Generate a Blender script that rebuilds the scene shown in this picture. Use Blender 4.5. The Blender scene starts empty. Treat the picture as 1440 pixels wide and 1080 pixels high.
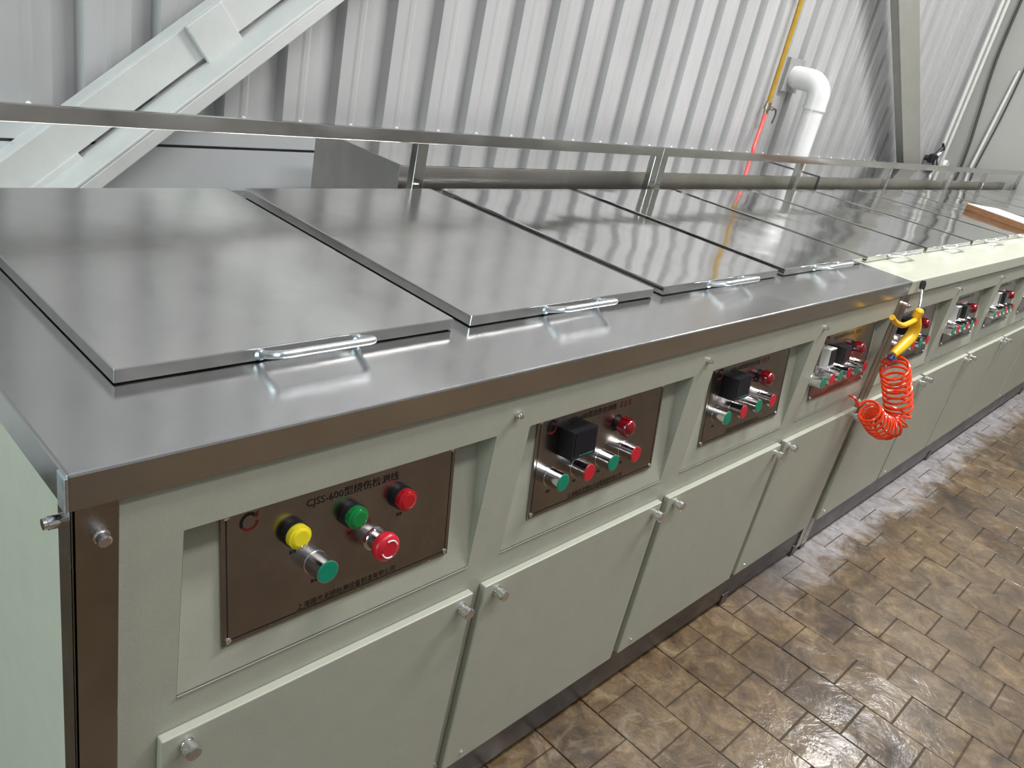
import bpy, math, random
from mathutils import Matrix, Vector
random.seed(7)

# ------------------------------------------------------------------ camera, world, light, exposure
scene = bpy.context.scene
col = scene.collection
CAM_LOC = Vector((-0.2332, -0.672, 1.3877))
CAM_RX, CAM_RY, CAM_RZ, CAM_F = -0.4201, -0.2229, -0.8833, 1147.95
R = Matrix.Rotation(CAM_RZ, 3, 'Z') @ Matrix.Rotation(CAM_RX, 3, 'X') @ Matrix.Rotation(CAM_RY, 3, 'Y')
cd = bpy.data.cameras.new('camera')
cam = bpy.data.objects.new('camera', cd)
col.objects.link(cam)
right, fwd, up = R.col[0], R.col[1], R.col[2]
m4 = Matrix.Identity(4)
for i in range(3):
    m4[i][0] = right[i]; m4[i][1] = up[i]; m4[i][2] = -fwd[i]; m4[i][3] = CAM_LOC[i]
cam.matrix_world = m4
cd.sensor_fit = 'HORIZONTAL'; cd.sensor_width = 36.0
cd.lens = CAM_F / 1440.0 * 36.0
cd.clip_start = 0.02
scene.camera = cam

world = bpy.data.worlds.new('world'); scene.world = world
world.use_nodes = True
wb = world.node_tree.nodes['Background']
wb.inputs['Color'].default_value = (0.86, 0.93, 1.0, 1)
wb.inputs['Strength'].default_value = 0.40

def area(name, loc, target, sx, sy, power, color=(1, 1, 1)):
    l = bpy.data.lights.new(name, 'AREA'); l.shape = 'RECTANGLE'; l.size = sx; l.size_y = sy
    l.energy = power; l.color = color
    o = bpy.data.objects.new(name, l); col.objects.link(o)
    o.location = loc
    o.rotation_euler = (Vector(target) - Vector(loc)).to_track_quat('-Z', 'Y').to_euler()
    return o
for x, pw, ly in ((1.0, 50, -1.7), (3.6, 155, -0.7), (6.6, 45, 0.1)):
    area('ceiling_lamp', (x, ly, 4.2), (x, ly + 0.4, 0), 2.4, 0.4, pw, (1.0, 0.98, 0.95))
area('left_fill', (-4.3, 0.2, 1.7), (0, 0.3, 0.7), 2.2, 2.4, 125, (0.80, 0.97, 0.95))  # unseen area light added at the left to brighten the end panel

vs = scene.view_settings
vs.view_transform = 'Standard'; vs.look = 'None'; vs.gamma = 1.0; vs.use_curve_mapping = False
vs.exposure = 0.42

# ------------------------------------------------------------------ materials
def new_mat(name):
    m = bpy.data.materials.new(name); m.use_nodes = True
    nt = m.node_tree
    return m, nt, nt.nodes['Principled BSDF']
def noise(nt, scale, detail=3.0, rough=0.55, vec=None, dist=0.0):
    n = nt.nodes.new('ShaderNodeTexNoise')
    n.inputs['Scale'].default_value = scale; n.inputs['Detail'].default_value = detail
    n.inputs['Roughness'].default_value = rough; n.inputs['Distortion'].default_value = dist
    if vec is not None: nt.links.new(vec, n.inputs['Vector'])
    return n.outputs['Fac']
def ramp(nt, fac, stops):
    r = nt.nodes.new('ShaderNodeValToRGB')
    while len(r.color_ramp.elements) < len(stops): r.color_ramp.elements.new(0.5)
    for e, (p, c) in zip(r.color_ramp.elements, stops):
        e.position = p
        e.color = (c, c, c, 1) if isinstance(c, (int, float)) else (*c, 1)
    nt.links.new(fac, r.inputs['Fac'])
    return r.outputs['Color']
def position(nt):
    return nt.nodes.new('ShaderNodeNewGeometry').outputs['Position']
def scaled(nt, vec, s):
    n = nt.nodes.new('ShaderNodeVectorMath'); n.operation = 'MULTIPLY'
    nt.links.new(vec, n.inputs[0]); n.inputs[1].default_value = s
    return n.outputs[0]
def bump(nt, bsdf, h, strength, dist, prev=None):
    b = nt.nodes.new('ShaderNodeBump')
    b.inputs['Strength'].default_value = strength; b.inputs['Distance'].default_value = dist
    nt.links.new(h, b.inputs['Height'])
    if prev is not None: nt.links.new(prev, b.inputs['Normal'])
    nt.links.new(b.outputs['Normal'], bsdf.inputs['Normal'])
    return b.outputs['Normal']
def mixc(nt, fac, a, b, mode='MIX'):
    n = nt.nodes.new('ShaderNodeMix'); n.data_type = 'RGBA'; n.blend_type = mode
    for v, s in ((fac, n.inputs[0]), (a, n.inputs[6]), (b, n.inputs[7])):
        if isinstance(v, (int, float)): s.default_value = v
        elif isinstance(v, tuple): s.default_value = (*v, 1)
        else: nt.links.new(v, s)
    return n.outputs[2]

def simple(name, color, rough=0.5, metal=0.0, var=0.06, nscale=30.0, bmp=0.0, coat=0.0, emit=0.0):
    m, nt, b = new_mat(name)
    pos = position(nt)
    f = noise(nt, nscale, 3, 0.6, pos)
    lo = tuple(max(0, c * (1 - var)) for c in color); hi = tuple(min(1, c * (1 + var)) for c in color)
    nt.links.new(ramp(nt, f, [(0.3, lo), (0.7, hi)]), b.inputs['Base Color'])
    b.inputs['Roughness'].default_value = rough; b.inputs['Metallic'].default_value = metal
    if coat: b.inputs['Coat Weight'].default_value = coat; b.inputs['Coat Roughness'].default_value = 0.08
    if bmp: bump(nt, b, noise(nt, nscale * 12, 2, 0.5, pos), bmp, 0.002)
    if emit:
        b.inputs['Emission Color'].default_value = (*color, 1); b.inputs['Emission Strength'].default_value = emit
    return m

def steel(name, color, rough, smudge=0.08, wave=0.0, wave_scale=3.0, brushed=0.0, stain=0.08, sscale=6.0):
    m, nt, b = new_mat(name)
    pos = position(nt)
    f = noise(nt, sscale, 5, 0.65, pos, 0.3)
    lo = tuple(c * (1 - stain) for c in color); hi = tuple(min(1, c * (1 + stain * 0.6)) for c in color)
    nt.links.new(ramp(nt, f, [(0.32, lo), (0.62, hi)]), b.inputs['Base Color'])
    f2 = noise(nt, sscale * 1.7, 6, 0.7, pos, 0.6)
    nt.links.new(ramp(nt, f2, [(0.3, max(0.02, rough - smudge)), (0.7, rough + smudge)]), b.inputs['Roughness'])
    b.inputs['Metallic'].default_value = 1.0
    prev = None
    if wave:
        prev = bump(nt, b, noise(nt, wave_scale, 1.5, 0.4, pos), wave, 0.05)
    if brushed:
        bump(nt, b, noise(nt, 1.0, 2, 0.5, scaled(nt, pos, (8, 900, 900))), brushed, 0.0005, prev)
    return m

M = {}
M['lid'] = steel('polished_lid_steel', (0.73, 0.73, 0.725), 0.10, 0.03, wave=0.13, wave_scale=3.4, stain=0.05)
M['lidsatin'] = steel('satin_lid_steel', (0.72, 0.72, 0.71), 0.21, 0.04, wave=0.05, wave_scale=3.0, stain=0.07)
M['top'] = steel('worktop_steel', (0.58, 0.58, 0.585), 0.20, 0.06, wave=0.008, wave_scale=4, stain=0.04, sscale=5)
M['post'] = steel('post_steel', (0.40, 0.365, 0.335), 0.24, 0.06, stain=0.15)
M['plate'] = steel('control_plate_steel', (0.33, 0.30, 0.285), 0.24, 0.05, stain=0.14, sscale=14)
M['rail'] = steel('rail_steel', (0.52, 0.51, 0.49), 0.16, 0.05, wave=0.02, wave_scale=5)
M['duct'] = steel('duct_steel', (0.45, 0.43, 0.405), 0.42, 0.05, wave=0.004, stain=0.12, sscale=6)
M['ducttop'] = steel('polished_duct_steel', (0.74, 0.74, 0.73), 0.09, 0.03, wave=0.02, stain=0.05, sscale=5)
M['skirt'] = steel('skirting_steel', (0.15, 0.14, 0.15), 0.38, 0.07, stain=0.18, sscale=7)
M['chrome'] = steel('chrome', (0.86, 0.86, 0.88), 0.14, 0.02, stain=0.03)
M['weld'] = steel('weld_metal', (0.62, 0.70, 0.75), 0.36, 0.1, stain=0.15, sscale=60)
M['handle'] = steel('handle_steel', (0.88, 0.90, 0.92), 0.34, 0.06, stain=0.12, sscale=60)
M['paint'] = simple('pale_green_paint', (0.43, 0.44, 0.37), 0.42, var=0.03, nscale=22, bmp=0.10)
M['cream'] = simple('cream_gloss_paint', (0.56, 0.57, 0.47), 0.16, var=0.03, nscale=10)
M['braceW'] = simple('white_steel_paint', (0.60, 0.61, 0.60), 0.45, var=0.05, nscale=12, bmp=0.12)
M['braceG'] = simple('grey_steel_paint', (0.25, 0.25, 0.225), 0.5, var=0.05, nscale=12, bmp=0.1)
M['pvc'] = simple('white_plastic_pipe', (0.66, 0.66, 0.66), 0.28, var=0.03, nscale=8)
M['greyplate'] = simple('grey_cover_plate', (0.30, 0.29, 0.30), 0.5, var=0.1)
M['yellowpipe'] = simple('yellow_pipe_paint', (0.40, 0.24, 0.02), 0.35, var=0.12, nscale=20)
M['brass'] = steel('dull_brass', (0.42, 0.36, 0.30), 0.35, 0.08, stain=0.2, sscale=40)
M['redhose'] = simple('red_hose', (0.95, 0.10, 0.09), 0.35, var=0.05)
M['orange'] = simple('orange_coil_plastic', (0.86, 0.055, 0.008), 0.18, var=0.04, coat=0.4)
M['gun'] = simple('yellow_gun_plastic', (0.93, 0.52, 0.02), 0.35, var=0.05)
M['black'] = simple('black_plastic', (0.015, 0.015, 0.018), 0.35, var=0.2)
M['ink'] = simple('black_print', (0.012, 0.010, 0.010), 0.6, var=0.1)
M['redink'] = simple('red_print', (0.30, 0.02, 0.02), 0.6, var=0.1)
M['bluefit'] = simple('blue_fitting', (0.05, 0.05, 0.25), 0.3, var=0.1)
M['greenbtn'] = simple('green_button_cap', (0.0, 0.22, 0.13), 0.35, var=0.04)
M['redbtn'] = simple('red_button_cap', (0.56, 0.012, 0.03), 0.32, var=0.04)
M['yellowlens'] = simple('yellow_lens', (0.85, 0.72, 0.02), 0.18, var=0.04, coat=0.5)
M['greenlens'] = simple('green_lens', (0.0, 0.20, 0.04), 0.15, var=0.05, coat=0.6)
M['redlens'] = simple('red_lens', (0.45, 0.004, 0.012), 0.15, var=0.05, coat=0.6)
M['beacon'] = simple('deep_red_lens', (0.22, 0.003, 0.010), 0.14, var=0.05, coat=0.5)
M['white'] = simple('white_plastic', (0.82, 0.82, 0.82), 0.4, var=0.03)
M['screen'] = simple('dark_glass_screen', (0.006, 0.008, 0.016), 0.12, var=0.1)
M['glow'] = simple('teal_print', (0.02, 0.35, 0.26), 0.5, var=0.1)
M['hosegrey'] = simple('dark_grey_hose', (0.05, 0.055, 0.05), 0.5, var=0.1)
M['conduit'] = simple('pale_conduit', (0.66, 0.66, 0.64), 0.4, var=0.04)
M['endwall'] = simple('grey_wall_paint', (0.37, 0.37, 0.35), 0.7, var=0.04, nscale=3)
M['dado'] = simple('white_base_wall_paint', (0.54, 0.56, 0.58), 0.5, var=0.03, nscale=5)
M['hallwall'] = simple('dull_hall_wall_paint', (0.30, 0.29, 0.28), 0.7, var=0.05, nscale=2)
M['gap'] = simple('dark_joint', (0.10, 0.10, 0.10), 0.8, var=0.1)

def wall_mat():
    m, nt, b = new_mat('white_corrugated_sheet')
    pos = position(nt)
    f = noise(nt, 2.0, 5, 0.65, scaled(nt, pos, (1, 1, 0.35)), 0.4)
    nt.links.new(ramp(nt, f, [(0.3, (0.38, 0.38, 0.385)), (0.65, (0.48, 0.48, 0.49))]), b.inputs['Base Color'])
    b.inputs['Roughness'].default_value = 0.38
    bump(nt, b, noise(nt, 6, 3, 0.6, pos), 0.05, 0.01)
    return m
M['wall'] = wall_mat()

def wood_mat():
    m, nt, b = new_mat('brown_board_edge')
    pos = position(nt)
    f = noise(nt, 1.0, 4, 0.6, scaled(nt, pos, (30, 12, 260)), 0.5)
    nt.links.new(ramp(nt, f, [(0.3, (0.17, 0.075, 0.030)), (0.7, (0.32, 0.155, 0.07))]), b.inputs['Base Color'])
    b.inputs['Roughness'].default_value = 0.55
    return m
M['wood'] = wood_mat()

def tile_mat():
    m, nt, b = new_mat('wet_brown_floor_tile')
    pos = position(nt)
    oi = nt.nodes.new('ShaderNodeObjectInfo').outputs['Random']
    big = noise(nt, 2.3, 5, 0.62, pos, 0.8)
    fine = noise(nt, 14, 6, 0.7, pos, 0.9)
    grain = noise(nt, 90, 4, 0.7, pos, 0.3)
    base = ramp(nt, fine, [(0.28, (0.030, 0.017, 0.007)), (0.48, (0.108, 0.068, 0.030)), (0.66, (0.195, 0.142, 0.080)), (0.80, (0.34, 0.29, 0.21))])
    base = mixc(nt, 0.55, base, ramp(nt, grain, [(0.3, (0.5, 0.48, 0.45)), (0.7, (1.4, 1.4, 1.4))]), 'MULTIPLY')
    tint = ramp(nt, oi, [(0.0, (0.80, 0.74, 0.64)), (1.0, (1.10, 1.05, 0.98))])
    c1 = mixc(nt, 1.0, base, tint, 'MULTIPLY')
    stain = ramp(nt, big, [(0.36, (0.30, 0.23, 0.17)), (0.50, (0.85, 0.80, 0.74)), (0.62, (1.15, 1.15, 1.15))])
    c2 = mixc(nt, 0.9, c1, stain, 'MULTIPLY')
    smear = noise(nt, 5.5, 6, 0.72, scaled(nt, pos, (1.0, 0.8, 1.0)), 1.6)
    c3 = mixc(nt, ramp(nt, smear, [(0.58, 0.0), (0.78, 0.5)]), c2, (0.42, 0.36, 0.28))
    # whitish tone mixed in along the foot of the benches past the joint
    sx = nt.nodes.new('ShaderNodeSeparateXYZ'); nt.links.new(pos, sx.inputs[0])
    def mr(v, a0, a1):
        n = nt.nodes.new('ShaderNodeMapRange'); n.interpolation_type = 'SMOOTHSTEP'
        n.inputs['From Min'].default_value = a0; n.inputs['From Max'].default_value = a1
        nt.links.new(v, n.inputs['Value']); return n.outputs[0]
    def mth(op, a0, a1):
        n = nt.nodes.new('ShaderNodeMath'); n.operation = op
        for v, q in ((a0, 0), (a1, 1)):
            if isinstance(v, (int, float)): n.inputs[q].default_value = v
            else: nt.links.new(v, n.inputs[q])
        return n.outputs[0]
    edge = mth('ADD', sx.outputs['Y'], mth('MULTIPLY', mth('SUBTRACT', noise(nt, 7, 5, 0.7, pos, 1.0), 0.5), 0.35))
    whitening = mth('MULTIPLY', mr(edge, -0.15, -0.03), mr(sx.outputs['X'], 1.6, 2.5))
    whitening = mth('MULTIPLY', whitening, ramp(nt, noise(nt, 26, 5, 0.7, pos, 0.8), [(0.30, 0.35), (0.60, 0.9)]))
    c4 = mixc(nt, whitening, c3, (0.38, 0.37, 0.39))
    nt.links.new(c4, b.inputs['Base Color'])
    wet = noise(nt, 3.2, 6, 0.70, pos, 1.0)
    nt.links.new(ramp(nt, wet, [(0.38, 0.30), (0.62, 0.55)]), b.inputs['Roughness'])
    nt.links.new(ramp(nt, wet, [(0.46, 1.0), (0.62, 0.10)]), b.inputs['Coat Weight'])
    b.inputs['Coat Roughness'].default_value = 0.11
    p1 = bump(nt, b, noise(nt, 11, 4, 0.6, pos, 0.5), 0.28, 0.01)
    p2 = bump(nt, b, fine, 0.20, 0.004, p1)
    nt.links.new(p2, b.inputs['Coat Normal'])
    return m
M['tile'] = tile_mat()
M['grout'] = simple('dark_grout', (0.03, 0.022, 0.016), 0.6, var=0.25, nscale=20)

# ------------------------------------------------------------------ mesh helpers
WL = {}          # world location of each object (nothing is rotated)
def setp(o, label=None, cat=None, group=None, kind=None):
    if label: o['label'] = label
    if cat: o['category'] = cat
    if group: o['group'] = group
    if kind: o['kind'] = kind
    return o
def link(o, parent, wloc):
    col.objects.link(o)
    wloc = Vector(wloc)
    WL[o] = wloc
    if parent is not None:
        o.parent = parent
        o.location = wloc - WL[parent]
    else:
        o.location = wloc
    return o
def empty(name, loc):
    o = bpy.data.objects.new(name, None); o.empty_display_size = 0.05
    return link(o, None, loc)
def inst(name, mesh, wloc, parent=None, bevel=0):
    o = bpy.data.objects.new(name, mesh)
    link(o, parent, wloc)
    if bevel: add_bevel(o, bevel)
    return o
def add_bevel(o, w, seg=2):
    b = o.modifiers.new('bevel', 'BEVEL'); b.width = w; b.segments = seg; b.limit_method = 'ANGLE'
    b.angle_limit = math.radians(40)
class MB:
    def __init__(self, frame=None):
        self.v = []; self.f = []; self.mi = []; self.sm = []; self.mats = []; self.frame = frame
    def _m(self, mat):
        if mat not in self.mats: self.mats.append(mat)
        return self.mats.index(mat)
    def add(self, vs, fs, mat, smooth=False):
        k = len(self.v); i = self._m(mat)
        for v in vs:
            v = Vector(v)
            self.v.append(self.frame @ v if self.frame is not None else v)
        for f in fs:
            self.f.append([k + a for a in f]); self.mi.append(i); self.sm.append(smooth)
        return self
    def box(self, x0, x1, y0, y1, z0, z1, mat):
        vs = [(x0, y0, z0), (x1, y0, z0), (x1, y1, z0), (x0, y1, z0), (x0, y0, z1), (x1, y0, z1), (x1, y1, z1), (x0, y1, z1)]
        return self.add(vs, [(0, 3, 2, 1), (4, 5, 6, 7), (0, 1, 5, 4), (1, 2, 6, 5), (2, 3, 7, 6), (3, 0, 4, 7)], mat)
    def shell(self, x0, x1, y0, y1, z0, z1, mat):     # folded sheet: top and four lips, open below
        vs = [(x0, y0, z0), (x1, y0, z0), (x1, y1, z0), (x0, y1, z0), (x0, y0, z1), (x1, y0, z1), (x1, y1, z1), (x0, y1, z1)]
        return self.add(vs, [(4, 5, 6, 7), (0, 1, 5, 4), (1, 2, 6, 5), (2, 3, 7, 6), (3, 0, 4, 7)], mat)
    def lathe(self, p0, axis, prof, seg, mat, cap0=True, cap1=True, capmat=None):
        # prof: list of (height along axis, radius)
        a = Vector(axis).normalized()
        u = a.orthogonal().normalized(); w = a.cross(u)
        vs = []; fs = []
        for h, r in prof:
            for s in range(seg):
                t = 2 * math.pi * s / seg
                vs.append(Vector(p0) + a * h + (u * math.cos(t) + w * math.sin(t)) * r)
        for j in range(len(prof) - 1):
            for s in range(seg):
                fs.append((j * seg + s, j * seg + (s + 1) % seg, (j + 1) * seg + (s + 1) % seg, (j + 1) * seg + s))
        self.add(vs, fs, mat, True)
        if cap0: self.add(vs[:seg], [tuple(reversed(range(seg)))], mat)
        if cap1: self.add(vs[-seg:], [tuple(range(seg))], capmat or mat)
        return self
    def cyl(self, p0, p1, r, seg, mat):
        d = Vector(p1) - Vector(p0)
        return self.lathe(p0, d, [(0, r), (d.length, r)], seg, mat)
    def tube(self, path, r, seg, mat, caps=True):
        P = [Vector(p) for p in path]; n = len(P)
        T = [(P[min(i + 1, n - 1)] - P[max(i - 1, 0)]).normalized() for i in range(n)]
        u = T[0].orthogonal().normalized()
        vs = []; fs = []
        for i in range(n):
            u = (u - T[i] * u.dot(T[i])).normalized(); w = T[i].cross(u)
            rr = r[i] if isinstance(r, (list, tuple)) else r
            for s in range(seg):
                t = 2 * math.pi * s / seg
                vs.append(P[i] + (u * math.cos(t) + w * math.sin(t)) * rr)
        for i in range(n - 1):
            for s in range(seg):
                fs.append((i * seg + s, i * seg + (s + 1) % seg, (i + 1) * seg + (s + 1) % seg, (i + 1) * seg + s))
        self.add(vs, fs, mat, True)
        if caps:
            self.add(vs[:seg], [tuple(reversed(range(seg)))], mat); self.add(vs[-seg:], [tuple(range(seg))], mat)
        return self
    def prism(self, poly, y0, y1, mat):          # polygon in xz, extruded along y
        n = len(poly)
        vs = [(x, y0, z) for x, z in poly] + [(x, y1, z) for x, z in poly]
        fs = [tuple(range(n)), tuple(reversed(range(n, 2 * n)))]
        fs += [(i, i + n, (i + 1) % n + n, (i + 1) % n) for i in range(n)]
        return self.add(vs, fs, mat)
    def mesh(self, name, origin):
        me = bpy.data.meshes.new(name)
        o = Vector(origin)
        me.from_pydata([tuple(v - o) for v in self.v], [], self.f)
        for m in self.mats: me.materials.append(M[m])
        me.polygons.foreach_set('material_index', self.mi)
        me.polygons.foreach_set('use_smooth', self.sm)
        me.update()
        if any(self.sm): me.set_sharp_from_angle(angle=math.radians(38))
        return me
    def build(self, name, parent=None, bevel=0, origin=None, fix=False):
        if origin is None:
            lo = Vector([min(v[i] for v in self.v) for i in range(3)]); hi = Vector([max(v[i] for v in self.v) for i in range(3)])
            origin = Vector(((lo.x + hi.x) / 2, (lo.y + hi.y) / 2, lo.z))
        return inst(name, self.mesh(name, origin), origin, parent, bevel)
def spline(pts, n):
    P = [Vector(p) for p in pts]; P = [P[0] * 2 - P[1]] + P + [P[-1] * 2 - P[-2]]
    out = []
    for i in range(1, len(P) - 2):
        for k in range(n):
            t = k / n; a, b, c, d = P[i - 1], P[i], P[i + 1], P[i + 2]
            out.append(0.5 * ((2 * b) + (c - a) * t + (2 * a - 5 * b + 4 * c - d) * t * t + (3 * b - a - 3 * c + d) * t ** 3))
    out.append(P[-2])
    return out

# ------------------------------------------------------------------ the setting
FLOOR_Z = -0.02
WALL_Y = 1.50
END_X = 7.12
fl = MB().box(-4.5, END_X + 0.1, -4.5, WALL_Y + 0.06, -0.12, FLOOR_Z - 0.004, 'grout').build('floor')
setp(fl, 'wet brown square tiled floor with dark joints', None, kind='structure')
TP = 0.1565
def tile_mb(x0, y0, mb=None):
    g = 0.0014
    mb = mb or MB()
    a, b_, c, d = x0 + g, x0 + TP - g, y0 + g, y0 + TP - g
    e = 0.0016
    zt, zb = FLOOR_Z, FLOOR_Z - 0.006
    vs = [(a, c, zb), (b_, c, zb), (b_, d, zb), (a, d, zb), (a, c, zt - 0.0012), (b_, c, zt - 0.0012), (b_, d, zt - 0.0012), (a, d, zt - 0.0012),
          (a + e, c + e, zt), (b_ - e, c + e, zt), (b_ - e, d - e, zt), (a + e, d - e, zt)]
    mb.add(vs, [(0, 1, 5, 4), (1, 2, 6, 5), (2, 3, 7, 6), (3, 0, 4, 7), (4, 5, 9, 8), (5, 6, 10, 9), (6, 7, 11, 10), (7, 4, 8, 11), (8, 9, 10, 11)], 'tile')
    return mb
proto_tile = tile_mb(0, 0).mesh('tile', (0, 0, FLOOR_Z - 0.006))
rest = MB()
X0 = 0.95
for ci in range(-34, 40):
    x0 = X0 + ci * TP
    if x0 < -4.4 or x0 + TP > END_X: continue
    off = -0.039 if ci % 2 else -0.125
    for ri in range(-27, 10):
        y0 = off + ri * TP
        if y0 < -4.4 or y0 + TP > WALL_Y: continue
        # the tiles in view are objects of their own, the others one joined part
        lim = -0.06 - 0.72 * (x0 - 0.6) if x0 < 1.9 else -1.0 + 0.245 * (x0 - 1.9)
        near = 0.45 < x0 < 5.3 and y0 < 0.04 and y0 + TP > lim - 0.30
        if near:
            o = inst('tile', proto_tile, (x0, y0, FLOOR_Z - 0.006 + random.uniform(-0.0008, 0.0008)), fl)
            o.rotation_euler = (random.uniform(-.006, .006), random.uniform(-.006, .006), 0)
        elif y0 < 0.1 or x0 < 0:
            tile_mb(x0, y0, rest)
ro = rest.build('tile_field', fl); ro['kind'] = 'stuff'

# corrugated back wall
PITCH = 0.1815
prof = []
x = 1.26 - PITCH * 33
while x < END_X + 0.05:
    # groove centred on x
    prof += [(x - 0.036, 0.0), (x - 0.026, 0.034), (x + 0.026, 0.034), (x + 0.036, 0.0),
             (x + 0.078, 0.0), (x + 0.086, -0.0022), (x + 0.098, -0.0022), (x + 0.106, 0.0)]
    x += PITCH
wbk = MB()
vs = [(a, WALL_Y + d, 0.93) for a, d in prof] + [(a, WALL_Y + d, 4.8) for a, d in prof]
n = len(prof)
wbk.add(vs, [(i, i + 1, n + i + 1, n + i) for i in range(n - 1)], 'wall')
wbk.box(prof[0][0], prof[-1][0], WALL_Y + 0.04, WALL_Y + 0.06, FLOOR_Z, 4.8, 'wall')
wall = wbk.build('wall_back'); setp(wall, 'white ribbed metal sheet wall behind the benches', None, kind='structure')
sm = MB().lathe((0, 0, 0), (0, -1, 0), [(0, 0.007), (0.004, 0.0065), (0.007, 0.004)], 8, 'white').mesh('screw', (0, 0, 0))
x = 1.26 - PITCH * 6
while x < 6.4:
    inst('screw', sm, (x + 0.0905, WALL_Y - 0.004, 0.965), wall); x += PITCH
bb = MB()
bb.box(-4.4, END_X, WALL_Y - 0.04, WALL_Y + 0.04, FLOOR_Z, 0.884, 'dado')
bb.box(-4.4, END_X, WALL_Y - 0.032, WALL_Y + 0.04, 0.884, 0.892, 'gap')
base = bb.build('baseboard_back'); setp(base, 'smooth white base wall under the ribbed sheet', None, kind='structure')
fs_ = MB().box(-4.4, END_X, WALL_Y - 0.042, WALL_Y + 0.04, 0.892, 0.938, 'dado').build('trim_1', None, 0.002)
setp(fs_, 'white flashing strip along the foot of the ribbed sheet', None, kind='structure')
we = MB().box(END_X, END_X + 0.1, -4.5, WALL_Y + 0.06, FLOOR_Z, 4.8, 'endwall').build('wall_right')
setp(we, 'plain grey end wall past the benches', None, kind='structure')

wf = MB().box(-4.6, END_X + 0.1, -4.6, -4.5, FLOOR_Z, 4.8, 'hallwall').build('wall_front')
setp(wf, 'plain dull grey wall across the hall from the benches', None, kind='structure')
wl_ = MB()
wl_.box(-4.6, -4.5, -4.5, WALL_Y + 0.06, FLOOR_Z, 4.8, 'hallwall')
wl_o = wl_.build('wall_left'); setp(wl_o, 'plain dull grey wall facing the bench end panel', None, kind='structure')

# ------------------------------------------------------------------ benches
H, HC = 0.932, 0.0405
YF = 0.006
ZD, ZB = 0.537, 0.104
RZ0, RZ1, RD = 0.586, 0.826, 0.035
SL = Vector((0, RD, RZ1 - RZ0)).normalized()      # up along the tilted recess back
NN = Vector((0, -SL.z, SL.y))                      # out of it
def frame_at(x):
    f = Matrix.Identity(4)
    for i in range(3):
        f[i][0] = (1, 0, 0)[i]; f[i][1] = SL[i]; f[i][2] = NN[i]; f[i][3] = (x, YF, RZ0)[i]
    return f
def fp(x, u, v, w=0.0): return frame_at(x) @ Vector((u, v, w))

# shared small meshes, all around the origin, axis along NN
def small(build):
    fr = frame_at(0).copy()
    for i in range(3): fr[i][3] = 0
    mb = MB(fr); build(mb)
    return mb.mesh('part', (0, 0, 0))
def b_push(cap):
    def f(mb):
        mb.lathe((0, 0, 0), (0, 0, 1), [(0, 0.0172), (0.002, 0.0172), (0.0022, 0.0160), (0.031, 0.0160)], 24, 'chrome', True, True)
        mb.lathe((0, 0, 0.0305), (0, 0, 1), [(0, 0.0150), (0.0012, 0.0150), (0.0018, 0.0140)], 24, cap)
    return small(f)
def b_lamp(lens):
    def f(mb):
        mb.lathe((0, 0, 0), (0, 0, 1), [(0, 0.0175), (0.010, 0.0175), (0.0105, 0.016)], 24, 'black')
        mb.lathe((0, 0, 0.0100), (0, 0, 1), [(0, 0.0160), (0.008, 0.0158), (0.0088, 0.0130), (0.0088, 0.0128), (0.0105, 0.0124), (0.0115, 0.0100)], 24, lens)
    return small(f)
def b_beacon(mb):
    mb.lathe((0, 0, 0), (0, 0, 1), [(0, 0.0150), (0.007, 0.0150)], 20, 'black')
    pr = [(0.006, 0.0165), (0.024, 0.0160), (0.029, 0.0120), (0.031, 0.006)]
    mb.lathe((0, 0, 0), (0, 0, 1), pr, 20, 'beacon')
    for k in range(10):
        t = 2 * math.pi * k / 10
        mb.cyl((0.0160 * math.cos(t), 0.0160 * math.sin(t), 0.007), (0.0158 * math.cos(t), 0.0158 * math.sin(t), 0.024), 0.002, 6, 'beacon')
def b_stop(mb):
    mb.lathe((0, 0, 0), (0, 0, 1), [(0, 0.0175), (0.004, 0.0175), (0.005, 0.0140), (0.024, 0.0135)], 24, 'chrome')
    mb.lathe((0, 0, 0.022), (0, 0, 1), [(0, 0.0120), (0.002, 0.0190), (0.007, 0.0205), (0.013, 0.0200), (0.0165, 0.0170), (0.018, 0.0110)], 28, 'redbtn')
    for a0 in (0.3, 0.3 + math.pi):
        pts = [(0.0125 * math.cos(a0 + t * 0.16), 0.0125 * math.sin(a0 + t * 0.16), 0.0400) for t in range(11)]
        mb.tube(pts, 0.0011, 6, 'white')
def b_display(case, w, h, d):
    def f(mb):
        mb.box(-w / 2, w / 2, -h / 2, h / 2, 0, d, case)
        mb.box(-w / 2 * 0.86, w / 2 * 0.86, -h / 2 * 0.70, h / 2 * 0.90, d, d + 0.0012, 'screen')
        for k, (a, b_) in enumerate(((-0.35, -0.15), (-0.05, 0.12), (0.2, 0.8))):
            mb.box(w / 2 * a, w / 2 * b_, -h / 2 * 0.84, -h / 2 * 0.78, d, d + 0.0006, 'glow' if case == 'black' else 'greyplate')
    return small(f)
SM = {'green': b_push('greenbtn'), 'red': b_push('redbtn'), 'lampY': b_lamp('yellowlens'), 'lampG': b_lamp('greenlens'), 'lampR': b_lamp('redlens'),
      'beacon': small(b_beacon), 'stop': small(b_stop), 'meter': b_display('black', 0.064, 0.050, 0.030), 'timer': b_display('white', 0.040, 0.050, 0.022),
      'relay': b_display('black', 0.050, 0.046, 0.026),
      'screw': small(lambda mb: mb.lathe((0, 0, 0), (0, 0, 1), [(0, 0.0042), (0.0015, 0.0040), (0.0026, 0.0022)], 10, 'chrome'))}
KNOB = MB().lathe((0, 0, 0), (0, -1, 0), [(0, 0.0090), (0.003, 0.0090), (0.0035, 0.0075), (0.010, 0.0075), (0.0105, 0.0105), (0.021, 0.0105), (0.0225, 0.0090)], 20, 'chrome').mesh('knob', (0, 0, 0))
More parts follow.
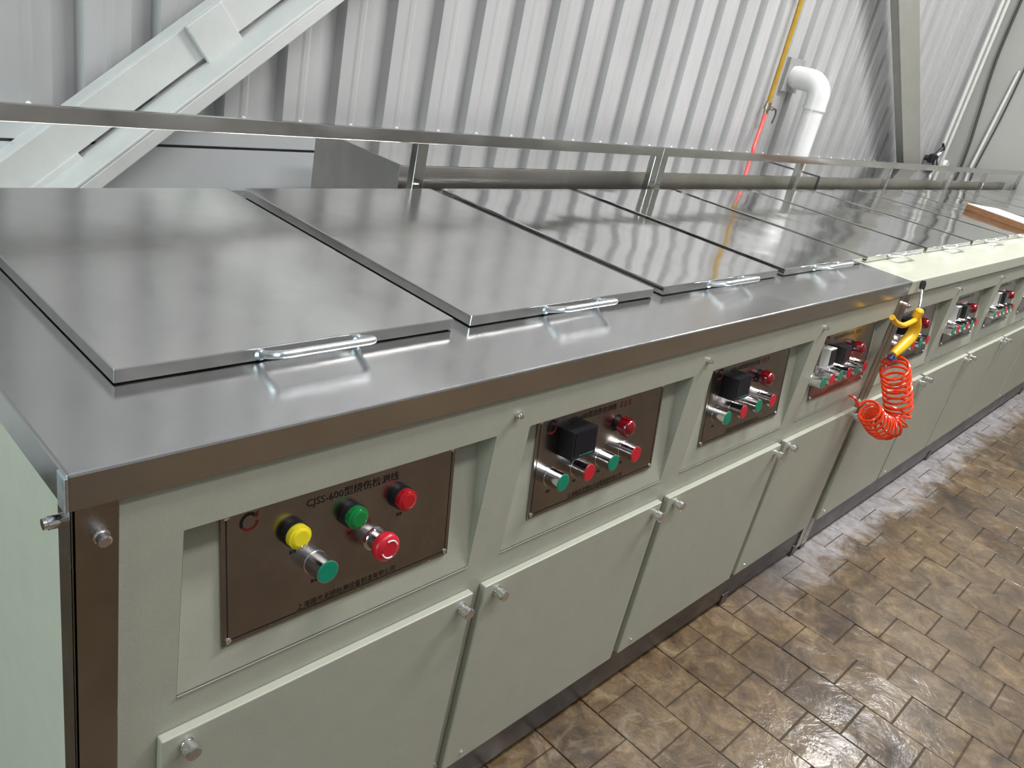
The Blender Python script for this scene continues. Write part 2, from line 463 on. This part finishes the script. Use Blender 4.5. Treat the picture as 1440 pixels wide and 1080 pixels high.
BOLT = MB().lathe((0, 0, 0), (0, -1, 0), [(0, 0.0058), (0.006, 0.0058), (0.0065, 0.0042), (0.010, 0.0042), (0.0105, 0.0030)], 12, 'chrome').mesh('bolt', (0, 0, 0))
BOLT_X = MB().lathe((0, 0, 0), (-1, 0, 0), [(0, 0.0070), (0.014, 0.0070), (0.0145, 0.0058), (0.018, 0.0058)], 14, 'chrome').mesh('bolt', (0, 0, 0))
BOLT_P = MB().lathe((0, 0, 0), (0, -1, 0), [(0, 0.0085), (0.005, 0.0085), (0.0055, 0.0068), (0.014, 0.0068), (0.0155, 0.0050)], 14, 'chrome').mesh('bolt', (0, 0, 0))
SCREW_Y = MB().lathe((0, 0, 0), (0, -1, 0), [(0, 0.0040), (0.0025, 0.0038), (0.0035, 0.002)], 8, 'chrome').mesh('screw', (0, 0, 0))

def text_mesh(s, height, mat, fr, width=None):
    cu = bpy.data.curves.new('lettering', 'FONT'); cu.body = s; cu.size = 1.0; cu.align_x = 'CENTER'; cu.align_y = 'CENTER'
    cu.resolution_u = 2
    o = bpy.data.objects.new('lettering', cu); col.objects.link(o)
    bpy.context.view_layer.update()
    dg = bpy.context.evaluated_depsgraph_get()
    me = bpy.data.meshes.new_from_object(o.evaluated_get(dg))
    bpy.data.objects.remove(o)
    xs = [v.co.x for v in me.vertices]; ys = [v.co.y for v in me.vertices]
    if not xs: return None
    cx, cy = (min(xs) + max(xs)) / 2, (min(ys) + max(ys)) / 2
    sy = height / (max(ys) - min(ys)); sx = width / (max(xs) - min(xs)) if width else sy
    for v in me.vertices:
        v.co = fr @ Vector(((v.co.x - cx) * sx, (v.co.y - cy) * sy, 0))
    me.materials.clear(); me.materials.append(M[mat])
    return me
FR0 = frame_at(0).copy()
for i in range(3): FR0[i][3] = 0
TITLE = 'CJSS-600型烧伤检测线'
MAKER = '上海超杰无损检测设备制造有限公司'
T_TITLE = text_mesh(TITLE, 0.0150, 'ink', FR0, 0.146)
T_TITLE2 = text_mesh(TITLE, 0.0135, 'ink', FR0, 0.135)
T_MAKER = text_mesh(MAKER, 0.0100, 'ink', FR0, 0.160)
def logo_mb(mb):
    for a0, a1, mat in ((0.9, 3.6, 'ink'), (3.75, 6.2, 'redink')):
        n = 12; vs = []
        for k in range(n + 1):
            t = a0 + (a1 - a0) * k / n
            for r in (0.0085, 0.0125): vs.append((r * math.cos(t), r * math.sin(t), 0))
        mb.add(vs, [(2 * k, 2 * k + 1, 2 * k + 3, 2 * k + 2) for k in range(n)], mat)
    mb.add([(0.004, 0.006, 0), (0.011, 0.0035, 0), (0.013, 0.012, 0)], [(0, 1, 2)], 'redink')
LOGO = small(logo_mb)
def border_mb(w, h):
    def f(mb):
        t = 0.0016
        for a in ((0, w, 0, t), (0, w, h - t, h), (0, t, t, h - t), (w - t, w, t, h - t)):
            mb.add([(a[0], a[2], 0), (a[1], a[2], 0), (a[1], a[3], 0), (a[0], a[3], 0)], [(0, 1, 2, 3)], 'ink')
    return small(f)
PW0, PW1, PV0, PV1 = 0.094, 0.459, 0.044, 0.2265
BORDER = border_mb(PW1 - PW0 - 0.012, PV1 - PV0 - 0.012)
def caption_mb(mb):
    for k in range(2):
        for j in range(3):
            mb.add([(k * .0052, j * .0017, 0), (k * .0052 + .0042, j * .0017, 0), (k * .0052 + .0042, j * .0017 + .0010, 0), (k * .0052, j * .0017 + .0010, 0)], [(0, 1, 2, 3)], 'ink')
        mb.add([(k * .0052 + .0015, 0, 0), (k * .0052 + .0026, 0, 0), (k * .0052 + .0026, .0046, 0), (k * .0052 + .0015, .0046, 0)], [(0, 1, 2, 3)], 'ink')
CAPTION = small(caption_mb)
def redmarks_mb(mb):       # the red characters after the title are too blurred to read: strokes of their size
    rr = random.Random(3)
    for k in range(3):
        for j in range(4):
            x = k * .0125 + rr.uniform(0, .002); y = j * .0030
            mb.add([(x, y, 0), (x + .0085, y, 0), (x + .0085, y + .0012, 0), (x, y + .0012, 0)], [(0, 1, 2, 3)], 'redink')
        x = k * .0125 + rr.uniform(.002, .006)
        mb.add([(x, 0, 0), (x + .0012, 0, 0), (x + .0012, .0105, 0), (x, .0105, 0)], [(0, 1, 2, 3)], 'redink')
REDMARKS = small(redmarks_mb)

def plate(bench, xk, kind):
    fr = frame_at(xk)
    mb = MB(fr)
    mb.box(PW0, PW1, PV0, PV1, 0.0004, 0.0035, 'plate')
    pl = mb.build('control_plate', bench, 0.0006)
    T = 0.0035
    P = lambda u, v, w=T: fp(xk, u, v, w)
    inst('printed_border', BORDER, P(PW0 + .006, PV0 + .006, T + .0003), pl)
    for u in (PW0 + .007, PW1 - .007):
        for v in (PV0 + .007, PV1 - .007): inst('screw', SM['screw'], P(u, v, T), pl)
    inst('emblem', LOGO, P(0.130, 0.204, T + .0003), pl)
    inst('lettering', T_MAKER, P(0.277, 0.0575, T + .0004), pl)
    def dev(name, key, u, v, cap=True, label=None):
        o = inst(name, SM[key], P(u, v), pl)
        if label: o['label'] = label
        if cap: inst('caption', CAPTION, P(u - .004, v - .031, T + .0003), pl)
    if kind == 'main':
        inst('lettering', T_TITLE, P(0.281, 0.2035, T + .0004), pl)
        dev('indicator_lamp', 'lampY', 0.1885, 0.1715, True, 'yellow indicator lamp')
        dev('indicator_lamp', 'lampG', 0.2755, 0.1700, True, 'green indicator lamp')
        dev('indicator_lamp', 'lampR', 0.3580, 0.1715, True, 'red indicator lamp')
        dev('push_button', 'green', 0.2210, 0.1176, True, 'green capped chrome push button')
        dev('emergency_stop', 'stop', 0.3130, 0.1215, False, 'red mushroom emergency stop button')
    else:
        inst('lettering', T_TITLE2, P(0.240, 0.2055, T + .0004), pl)
        inst('red_lettering', REDMARKS, P(0.318, 0.2005, T + .0003), pl)
        if kind == 'four':
            dev('display', 'meter', 0.1855, 0.1730, False, 'black square digital display')
            dev('beacon', 'beacon', 0.3240, 0.1675, False, 'red buzzer lamp')
            for k, u in enumerate((0.138, 0.2085, 0.278, 0.347)):
                dev('push_button', ('green', 'red')[k % 2], u, 0.1130, True, ('green', 'red')[k % 2] + ' capped chrome push button')
        else:
            dev('display', 'timer', 0.1300, 0.1637, False, 'white framed timer')
            dev('display', 'relay', 0.2200, 0.1600, False, 'black square digital display')
            dev('beacon', 'beacon', 0.3260, 0.1620, False, 'red buzzer lamp')
            for k in range(6):
                dev('push_button', ('green', 'red')[k % 2], 0.083 + 0.056 * k, 0.1065, False, ('green', 'red')[k % 2] + ' capped chrome push button')
    return pl

def bench(name, x0, x1, mods, kinds, capmat, rail_posts, label, left_post=True, right_post=True, feet=(), end_panel=False, rail_label=''):
    b = empty(name, (x0, 0.45, FLOOR_Z))
    setp(b, label, 'workbench')
    fx0 = x0 + (0.042 if left_post else 0.0); fx1 = x1 - (0.035 if right_post else 0.0)
    # front sheet with one opening for each recess
    holes = [(m + 0.037, m + 0.510 if m + 0.510 < fx1 - 0.002 else fx1 - 0.004) for m in mods]
    mb = MB()
    yb = YF + 0.004
    edges = [fx0]
    for a, c in holes: edges += [a, c]
    edges.append(fx1)
    mb.box(fx0, fx1, YF, yb, RZ1, H - HC + 0.004, 'paint')
    mb.box(fx0, fx1, YF, yb, ZB - 0.004, RZ0, 'paint')
    for k in range(0, len(edges), 2):
        mb.box(edges[k], edges[k + 1], YF, yb, RZ0, RZ1, 'paint')
    face = mb.build('front_panel', b)
    for a, c in holes:
        a += 0.0006; c -= 0.0006
        t = MB()
        y1, yt = YF + RD, YF + 0.0005
        t.add([(a, yt, RZ0), (c, yt, RZ0), (c, y1, RZ1), (a, y1, RZ1)], [(0, 1, 2, 3)], 'paint')
        t.add([(c, yt, RZ0), (c, yt, RZ1), (c, y1, RZ1)], [(0, 1, 2)], 'paint')
        t.add([(a, yt, RZ0), (a, y1, RZ1), (a, yt, RZ1)], [(0, 1, 2)], 'paint')
        t.add([(a, yt, RZ1), (a, y1, RZ1), (c, y1, RZ1), (c, yt, RZ1)], [(0, 1, 2, 3)], 'paint')
        t.box(a, c, YF - 0.0014, YF + 0.001, RZ0 - 0.0016, RZ0 + 0.0004, 'paint')
        t.box(a, c, YF - 0.0004, YF + 0.001, RZ0 + 0.0004, RZ0 + 0.0018, 'gap')
        t.build('recess', b)
    for m, k in zip(mods, kinds): plate(b, m, k)
    # doors
    for i, m in enumerate(mods):
        a = m + (0.015 if (i == 0 and end_panel) else 0.004)
        nxt = mods[i + 1] if i + 1 < len(mods) else fx1
        c = min(m + 0.523, nxt - 0.012, fx1 - 0.006)
        d = MB().box(a, c, YF - 0.014, YF - 0.0005, ZB, ZD, 'paint').build('door', b, 0.0018)
        for kx in (a + 0.030, c - 0.024):
            inst('knob', KNOB, (kx, YF - 0.014, ZD - 0.018), d)
        inst('screw', SCREW_Y, (a - 0.008, YF, ZB + 0.012), face)
        inst('screw', SCREW_Y, (a + 0.045, YF - 0.014, ZB + 0.020), d)
        if i > 0:
            inst('bolt', BOLT, (m, YF, 0.8545), face)
    # posts
    if left_post:
        p = MB()
        p.box(x0, x0 + 0.044, YF - 0.004, YF + 0.001, ZB - 0.1, H - HC, 'post')
        p.box(x0, x0 + 0.004, YF - 0.004, YF + 0.032, ZB - 0.1, H - HC, 'post')
        po = p.build('corner_post', b, 0.001)
        inst('bolt', BOLT_P, (x0 + 0.025, YF - 0.004, 0.856), po)
        if end_panel: inst('bolt', BOLT_X, (x0, YF + 0.018, 0.868), po)
    if right_post:
        p = MB().box(x1 - 0.036, x1 - 0.001, YF - 0.004, YF + 0.03, ZB - 0.1, H - HC, 'post')
        p.build('corner_post', b, 0.001)
    # shell
    MB().box(x0 + 0.003, x0 + 0.010, YF + 0.030, 0.885, 0.03, H - HC, 'paint').build('end_panel', b)
    MB().box(x1 - 0.008, x1 - 0.002, YF + 0.030, 0.885, 0.03, H - HC, 'paint').build('end_panel', b)
    MB().box(x0 + 0.003, x1 - 0.002, 0.880, 0.886, 0.03, H - HC, 'paint').build('back_panel', b)
    MB().box(x0 + 0.003, x1 - 0.002, YF + 0.001, YF + 0.020, 0.0, ZB, 'skirt').build('skirting', b, 0.001)
    for fxx in feet:
        MB().box(fxx - 0.018, fxx + 0.018, YF - 0.003, YF + 0.05, FLOOR_Z - 0.001, 0.02, 'skirt').build('foot', b, 0.002)
        MB().box(fxx - 0.018, fxx + 0.018, 0.82, 0.87, FLOOR_Z - 0.001, 0.032, 'skirt').build('foot', b, 0.002)
    # worktop: folded sheet with a deep front and side lip
    w = MB()
    xe = -0.004 if end_panel else 0.0005
    w.shell(x0 + xe, x1 - 0.0005, 0.0, 0.905, H - HC, H, capmat)
    wt = w.build('worktop', b, 0.0032)
    if end_panel:
        MB().box(x0 - 0.0062, x0 - 0.0030, -0.0010, 0.019, H - HC - 0.001, H - 0.003, 'weld').build('corner_weld', wt, 0.001)
    # raised back rail on posts
    rx0, rx1 = rail_posts[0][0], rail_posts[-1][1]
    rl = empty('back_rail', ((rx0 + rx1) / 2, 0.884, H)); setp(rl, rail_label, 'rail')
    MB().box(rx0, rx1, 0.8724, 0.8860, 1.0555, 1.0848, 'rail').build('top_bar', rl, 0.0012)
    for a, c in rail_posts:
        MB().box(a, c, 0.8730, 0.8960, H - 0.0005, 1.0556, 'rail').build('rail_post', rl, 0.0012)
    return b

MP = 0.546
B1X = 2.236
mods1 = [0.075 + MP * k for k in range(4)]
mods2 = [2.258 + 0.541 * k for k in range(6)]
B2X = 5.475
mods3 = [5.510 + 0.541 * k for k in range(3)]
bench('inspection_bench', 0.0, B1X, mods1, ['main', 'four', 'four', 'six'], 'top',
      [(0.0, 0.034), (1.100, 1.134), (2.116, 2.152)],
      'pale green inspection bench with stainless worktop, corner post and wide end panel', True, True, (0.10, 1.745, 2.20), True,
      'stainless back rail on short posts standing behind the lids of the stainless topped bench')
bench('inspection_bench', B1X, B2X, mods2, ['four', 'six', 'six', 'four', 'six', 'four'], 'cream',
      [(2.154, 2.190), (3.205, 3.240), (4.262, 4.297), (5.262, 5.298)],
      'pale green inspection bench with cream painted worktop, beside the hanging air gun', True, False, (2.27, 3.54, 5.20), False,
      'stainless back rail on short posts in front of the white elbow pipe')
bench('inspection_bench', B2X, 7.10, mods3, ['four', 'four', 'four'], 'cream',
      [(5.300, 5.336), (6.04, 6.075), (6.98, 7.015)],
      'short pale green inspection bench at the row end nearest the grey end wall', True, False, (5.6, 6.9), False,
      'short stainless back rail nearest the grey end wall')

# ------------------------------------------------------------------ tank lids, each its own thing
LX0, LP, LW, LY0, LY1, LH = 0.0985, 0.540, 0.5022, 0.1526, 0.8524, 0.0193
def lid_mesh():
    mb = MB()
    mb.shell(-LW / 2, LW / 2, 0, LY1 - LY0, 0.0022, LH, 'lid')
    return mb.mesh('tank_lid', (0, 0, 0))
LID = lid_mesh(); LID_SATIN = LID.copy(); LID_SATIN.materials[0] = M['lidsatin']
hp = spline([(-0.074, 0.001, 0.010), (-0.0735, -0.018, 0.017), (-0.071, -0.035, 0.0245), (-0.062, -0.041, 0.0265), (-0.03, -0.041, 0.0265), (0.03, -0.041, 0.0265),
             (0.062, -0.041, 0.0265), (0.071, -0.035, 0.0245), (0.0735, -0.018, 0.017), (0.074, 0.001, 0.010)], 4)
hmb = MB().tube(hp, 0.0054, 10, 'handle')
for s in (-1, 1): hmb.lathe((s * 0.074, 0.0015, 0.0095), (0, -1, 0.35), [(0, 0.0085), (0.004, 0.0070), (0.007, 0.0048)], 10, 'weld')
LID_SHADE = MB().box(-LW / 2 + .004, LW / 2 - .004, .004, LY1 - LY0 - .004, 0.0, 0.004, 'black').mesh('lid_shade', (0, 0, 0))  # black slab standing in for the contact shadow under each lid
HANDLE = hmb.mesh('handle', (0, 0, 0))
ORD = ['first', 'second', 'third', 'fourth', 'fifth', 'sixth', 'seventh', 'eighth', 'ninth', 'tenth', 'eleventh', 'twelfth', 'thirteenth']
for k in range(13):
    x = LX0 + k * LP + LW / 2
    z = H
    o = inst('tank_lid', LID_SATIN if k < 2 else LID, (x, LY0, z), None, 0.0016)
    setp(o, 'flat stainless steel tank lid with front handle, %s along from the corner post end panel' % ORD[k], 'lid', 'stainless lids along the benches')
    inst('handle', HANDLE, (x, LY0, z), o)
    inst('lid_shade', LID_SHADE, (x, LY0, z), o)

# ------------------------------------------------------------------ stainless duct behind the benches
du = empty('exhaust_duct', (1.12, 1.14, FLOOR_Z))
setp(du, 'long boxy stainless duct running low behind the bench rail', 'duct')
DY0, DY1, DZ = 0.950, 1.325, 0.983
secs = [1.12, 3.62, 6.95]
for a, c in zip(secs[:-1], secs[1:]):
    yb_ = DY1 if a < 2 else 1.225
    sec = MB().box(a, c - 0.004, DY0, yb_, 0.55, DZ - 0.0015, 'duct').build('duct_section', du, 0.002)
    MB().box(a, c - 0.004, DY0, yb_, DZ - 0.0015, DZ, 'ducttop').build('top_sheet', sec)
MB().box(1.116, 1.121, DY0 - 0.002, DY1 + 0.002, 0.55, DZ + 0.001, 'duct').build('end_cap', du, 0.0008)
MB().box(3.606, 3.618, DY0 - 0.005, DY1 + 0.005, 0.55, DZ + 0.004, 'skirt').build('joint_flange', du, 0.001)
for xx in (1.3, 3.5, 5.2, 6.8):
    MB().box(xx - 0.02, xx + 0.02, 1.0, 1.28, FLOOR_Z - 0.001, 0.552, 'skirt').build('stand', du)

# ------------------------------------------------------------------ steel braces on the wall
A = math.radians(39.3)
def brace_frame(sgn, x, z):
    # local u along the member (upwards), v across it, w along y
    f = Matrix.Identity(4)
    t = (math.cos(A) * sgn, 0, math.sin(A)); n = (-math.sin(A) * sgn, 0, math.cos(A)); y = (0, 1, 0)
    for i in range(3): f[i][0] = t[i]; f[i][1] = n[i]; f[i][2] = y[i]; f[i][3] = (x, 0, z)[i]
    return f
br = empty('diagonal_brace', (-0.66, 1.38, FLOOR_Z))
setp(br, 'white painted double steel brace slanting up behind the bench rail', 'brace')
F = brace_frame(1, 0, 0)
def bpart(name, u0, u1, v0, v1, w0, w1, mat, bev=0.002, parent=None):
    vs_ = MB(F).box(u0, u1, v0, v1, w0, w1, mat)
    return vs_.build(name, parent or br, bev)
U0, U1 = -0.21, 4.2
upm = MB(F)
upm.box(U0 - .05, U1, 0.352, 0.437, 1.400, 1.410, 'braceW').box(U0 - .05, U1, 0.427, 0.437, 1.410, 1.460, 'braceW').box(U0 - .05, U1, 0.352, 0.362, 1.410, 1.460, 'braceW')
upm.build('upper_channel', br, 0.002)
lom = MB(F)
lom.box(U0 - .05, U1, 0.331, 0.340, 1.300, 1.420, 'braceW').box(U0 - .05, U1, 0.298, 0.331, 1.300, 1.309, 'braceW')
lom.build('lower_angle', br, 0.003)
bpart('batten_plate', 1.345, 1.455, 0.338, 0.440, 1.386, 1.401, 'braceW')
bpart('batten_plate', 0.800, 0.955, 0.338, 0.356, 1.392, 1.404, 'braceW')
bpart('batten_plate', 2.00, 2.11, 0.338, 0.440, 1.386, 1.401, 'braceW')
bpart('batten_plate', 0.15, 0.26, 0.338, 0.440, 1.386, 1.401, 'braceW')
MB().box(-0.78, -0.52, 1.28, 1.47, FLOOR_Z - 0.001, 0.03, 'braceW').build('base_plate', br, 0.002)

br = empty('diagonal_brace', (7.0, 1.38, FLOOR_Z))
setp(br, 'grey steel channel brace leaning beside the white elbow pipe', 'brace')
F = brace_frame(-1, 0, 0)
# along-member offset: v = x*sin(A) + z*cos(A)
V0, V1 = 4.452, 4.672
def colu(x, z): return -x * math.cos(A) + z * math.sin(A)
u_lo = colu(6.95, 0.06); u_hi = colu(2.3, 3.9)
mb = MB(F)
mb.box(u_lo, u_hi, V0, V1, 1.340, 1.350, 'braceG').box(u_lo, u_hi, V0, V0 + .01, 1.350, 1.392, 'braceG').box(u_lo, u_hi, V1 - .01, V1, 1.350, 1.392, 'braceG')
mb.build('channel', br, 0.003)
MB().box(6.80, 7.11, 1.33, 1.46, FLOOR_Z - 0.001, 0.12, 'braceG').build('base_plate', br, 0.002)

# ------------------------------------------------------------------ white elbow pipe through the wall
pp = empty('drain_pipe', (4.11, 1.28, FLOOR_Z)); setp(pp, 'white plastic pipe bending down out of a grey wall plate', 'pipe')
PX, PZ, PY = 4.105, 1.375, 1.385
MB().box(4.022, 4.192, 1.478, 1.500, 1.295, 1.463, 'greyplate').build('wall_plate', pp, 0.002)
MB().tube([(PX, 1.52, PZ), (PX, PY + 0.05, PZ)], 0.053, 28, 'pvc').build('horizontal_pipe', pp)
rb = 0.075
pts = [(PX, PY + 0.075, PZ)] + [(PX, PY - rb * math.sin(t), PZ - rb + rb * math.cos(t)) for t in [math.pi / 2 * k / 12 for k in range(13)]] + [(PX, PY - rb, PZ - rb - 0.045)]
MB().tube(pts, 0.0575, 28, 'pvc').build('elbow', pp)
MB().tube([(PX, PY - rb, PZ - rb - 0.045), (PX, PY - rb, PZ - rb - 0.058)], 0.060, 28, 'pvc').build('collar', pp)
MB().tube([(PX, PY - rb, PZ - rb - 0.02), (PX, PY - rb, FLOOR_Z)], 0.053, 28, 'pvc').build('down_pipe', pp)

# ------------------------------------------------------------------ yellow air line, valve and red hose
yp = empty('air_line', (3.893, 1.455, 1.19)); setp(yp, 'thin yellow painted pipe dropping down the ribbed wall to a valve', 'pipe')
MB().tube([(3.893, 1.46, 1.225), (3.893, 1.46, 4.5)], 0.0125, 14, 'yellowpipe').build('pipe', yp)
v = MB().lathe((3.893, 1.46, 1.232), (0, 0, -1), [(0, 0.016), (0.014, 0.016), (0.015, 0.020), (0.035, 0.020), (0.036, 0.014), (0.055, 0.013)], 12, 'brass')
v.lathe((3.893, 1.46, 1.205), (0.3, -1, 0), [(0, 0.008), (0.024, 0.008), (0.026, 0.011), (0.032, 0.011)], 10, 'brass')
vv = v.build('valve', yp)
MB().tube(spline([(3.903, 1.428, 1.205), (3.925, 1.425, 1.203), (3.935, 1.425, 1.175), (3.925, 1.425, 1.135)], 5), 0.0045, 8, 'hosegrey').build('lever', vv)
for zz in (1.75, 2.6, 3.5):
    MB().box(3.873, 3.913, 1.445, 1.502, zz, zz + 0.02, 'braceG').build('bracket', yp)
rh = MB().tube(spline([(3.893, 1.46, 1.182), (3.875, 1.45, 1.13), (3.83, 1.43, 1.05), (3.795, 1.41, 0.99), (3.815, 1.39, 0.93), (3.85, 1.38, 0.86), (3.9, 1.37, 0.6)], 6), 0.0095, 10, 'redhose').build('red_hose')
setp(rh, 'red rubber hose hanging from the valve on the yellow pipe', 'hose')

# ------------------------------------------------------------------ air gun with coiled hose
ag = empty('air_gun', (2.20, -0.04, 0.72)); setp(ag, 'yellow air blow gun hung by its nozzle at the bench joint', 'air gun')
pb = spline([(2.180, -0.042, 0.729), (2.206, -0.043, 0.742), (2.238, -0.044, 0.758), (2.268, -0.045, 0.778), (2.272, -0.045, 0.805), (2.258, -0.043, 0.830), (2.250, -0.041, 0.848)], 6)
nb = len(pb)
MB().tube(pb, [0.0115 + 0.006 * math.sin(math.pi * min(1, i / nb * 1.15)) for i in range(nb)], 14, 'gun').lathe(
    (2.248, -0.041, 0.838), (0, -0.15, 1), [(0, 0.013), (0.02, 0.013), (0.026, 0.008)], 12, 'gun').build('body', ag)
MB().tube(spline([(2.250, -0.044, 0.832), (2.210, -0.045, 0.828), (2.150, -0.045, 0.826), (2.095, -0.045, 0.837), (2.050, -0.045, 0.851), (2.018, -0.045, 0.866)], 6), 0.0078, 10, 'gun').build('trigger_lever', ag)
MB().tube(spline([(2.252, -0.040, 0.850), (2.262, -0.034, 0.872), (2.285, -0.022, 0.892), (2.296, -0.012, 0.912)], 6), 0.0042, 10, 'chrome').build('nozzle', ag)
MB().tube([(2.294, -0.013, 0.908), (2.299, -0.010, 0.922), (2.300, -0.008, 0.932)], [0.0075, 0.0085, 0.006], 12, 'black').build('rubber_tip', ag)
MB().tube([(2.192, -0.042, 0.735), (2.174, -0.041, 0.714)], 0.009, 12, 'bluefit').tube([(2.194, -0.042, 0.737), (2.187, -0.042, 0.729)], 0.0125, 12, 'chrome').build('hose_fitting', ag)
axis = spline([(2.190, -0.055, 0.698), (2.228, -0.064, 0.655), (2.262, -0.078, 0.600), (2.282, -0.092, 0.548), (2.262, -0.096, 0.512), (2.215, -0.086, 0.508), (2.155, -0.074, 0.538), (2.108, -0.058, 0.575)], 60)
lens = [0.0]
for a, c in zip(axis[:-1], axis[1:]): lens.append(lens[-1] + (c - a).length)
turns, RC = 18, 0.0385
path = []
import bisect
N = turns * 22
u = None
for k in range(N + 1):
    s = lens[-1] * k / N
    i = min(max(bisect.bisect_left(lens, s), 1), len(axis) - 2)
    t = (axis[i + 1] - axis[i - 1]).normalized()
    ctr = axis[i - 1].lerp(axis[i], (s - lens[i - 1]) / max(1e-9, lens[i] - lens[i - 1]))
    if u is None: u = Vector((0, 1, 0))
    u = (u - t * u.dot(t)).normalized(); w = t.cross(u)
    ph = 2 * math.pi * turns * k / N
    path.append(ctr + (u * math.cos(ph) + w * math.sin(ph)) * RC * (1.0 - 0.22 * max(0.0, k / N - 0.6) / 0.4))
start = spline([(2.177, -0.040, 0.714), (2.176, -0.040, 0.700), path[0]], 6)
endp = spline([path[-1], (2.075, -0.020, 0.600), (2.092, 0.000, 0.594)], 6)
ch = MB().tube(start[:-1] + path + endp[1:], 0.0042, 8, 'orange').build('coiled_hose')
setp(ch, 'orange spiral air hose hanging in a loop under the yellow gun', 'hose')

# ------------------------------------------------------------------ board lying on the lids
d1 = Vector((-0.51, -0.86, 0)).normalized(); d2 = Vector((0.86, -0.51, 0)).normalized()
f = Matrix.Identity(4)
for i in range(3): f[i][0] = d1[i]; f[i][1] = d2[i]; f[i][2] = (0, 0, 1)[i]; f[i][3] = (4.415, 0.503, H + LH)[i]
bd = empty('board', (4.415, 0.503, H + LH)); setp(bd, 'brown wooden board with white top lying across a lid', 'board')
MB(f).box(0, 0.40, 0, 0.20, 0.0, 0.029, 'wood').build('core', bd, 0.001)
MB(f).box(0.0, 0.40, 0.004, 0.20, 0.029, 0.033, 'white').build('top_sheet', bd, 0.0006)

# ------------------------------------------------------------------ far corner fittings
for xx, lab in ((6.86, 'pale vertical conduit on the ribbed wall closest to the dark hose'), (6.98, 'pale vertical conduit on the ribbed wall by the grey corner')):
    o = MB().tube([(xx, 1.455, 0.94), (xx, 1.455, 4.6)], 0.014, 10, 'conduit').build('conduit'); setp(o, lab, 'conduit', 'conduits in the wall corner')
o = MB().tube(spline([(7.085, 1.40, 2.3), (7.085, 1.40, 1.8), (7.08, 1.36, 1.4), (7.07, 1.33, 1.1), (7.07, 1.32, 0.6), (7.07, 1.32, FLOOR_Z)], 5), 0.010, 10, 'hosegrey').build('dark_hose')
setp(o, 'dark grey hose hanging down in the corner by the end wall', 'hose')
o = MB().tube([(7.105, 1.22, 1.75), (6.98, 1.30, FLOOR_Z + 0.005)], 0.011, 10, 'conduit').build('leaning_pole')
setp(o, 'thin pale pole leaning against the grey end wall', 'pole')
o = MB().tube(spline([(7.108, 1.20, 3.6), (7.108, 1.19, 2.2), (7.108, 1.20, 1.5), (7.108, 1.24, 0.9), (7.108, 1.25, 0.0)], 5), 0.006, 8, 'hosegrey').build('wall_cable')
setp(o, 'thin dark cable running down the grey end wall', 'cable')
tv = empty('water_tap', (6.72, 1.46, 0.98)); setp(tv, 'small black valve tap on the wall beside the grey brace', 'valve')
MB().tube([(6.70, 1.50, 1.02), (6.70, 1.42, 1.02), (6.70, 1.40, 0.95)], 0.022, 10, 'black').lathe((6.70, 1.44, 0.99), (0, 0, 1), [(0, 0.035), (0.06, 0.035), (0.07, 0.02)], 12, 'black').build('body', tv)
MB().cyl((6.72, 1.44, 1.05), (6.80, 1.43, 1.12), 0.014, 8, 'black').cyl((6.765, 1.43, 1.14), (6.835, 1.43, 1.10), 0.010, 8, 'black').build('handle', tv)
MB().cyl((6.72, 1.43, 1.04), (6.75, 1.42, 1.07), 0.018, 10, 'chrome').build('stem', tv)
wbx = MB().prism([(0, 0), (0.10, 0), (0.10, 0.055), (0.03, 0.085), (0, 0.05)], 0, 0.07, 'white')
for i_, v_ in enumerate(wbx.v): wbx.v[i_] = v_ + Vector((7.005, 1.425, 0.938))
o = wbx.build('white_wedge', None, 0.002); setp(o, 'small white wedge shaped box on the wall ledge in the corner behind the dark hose', 'box')
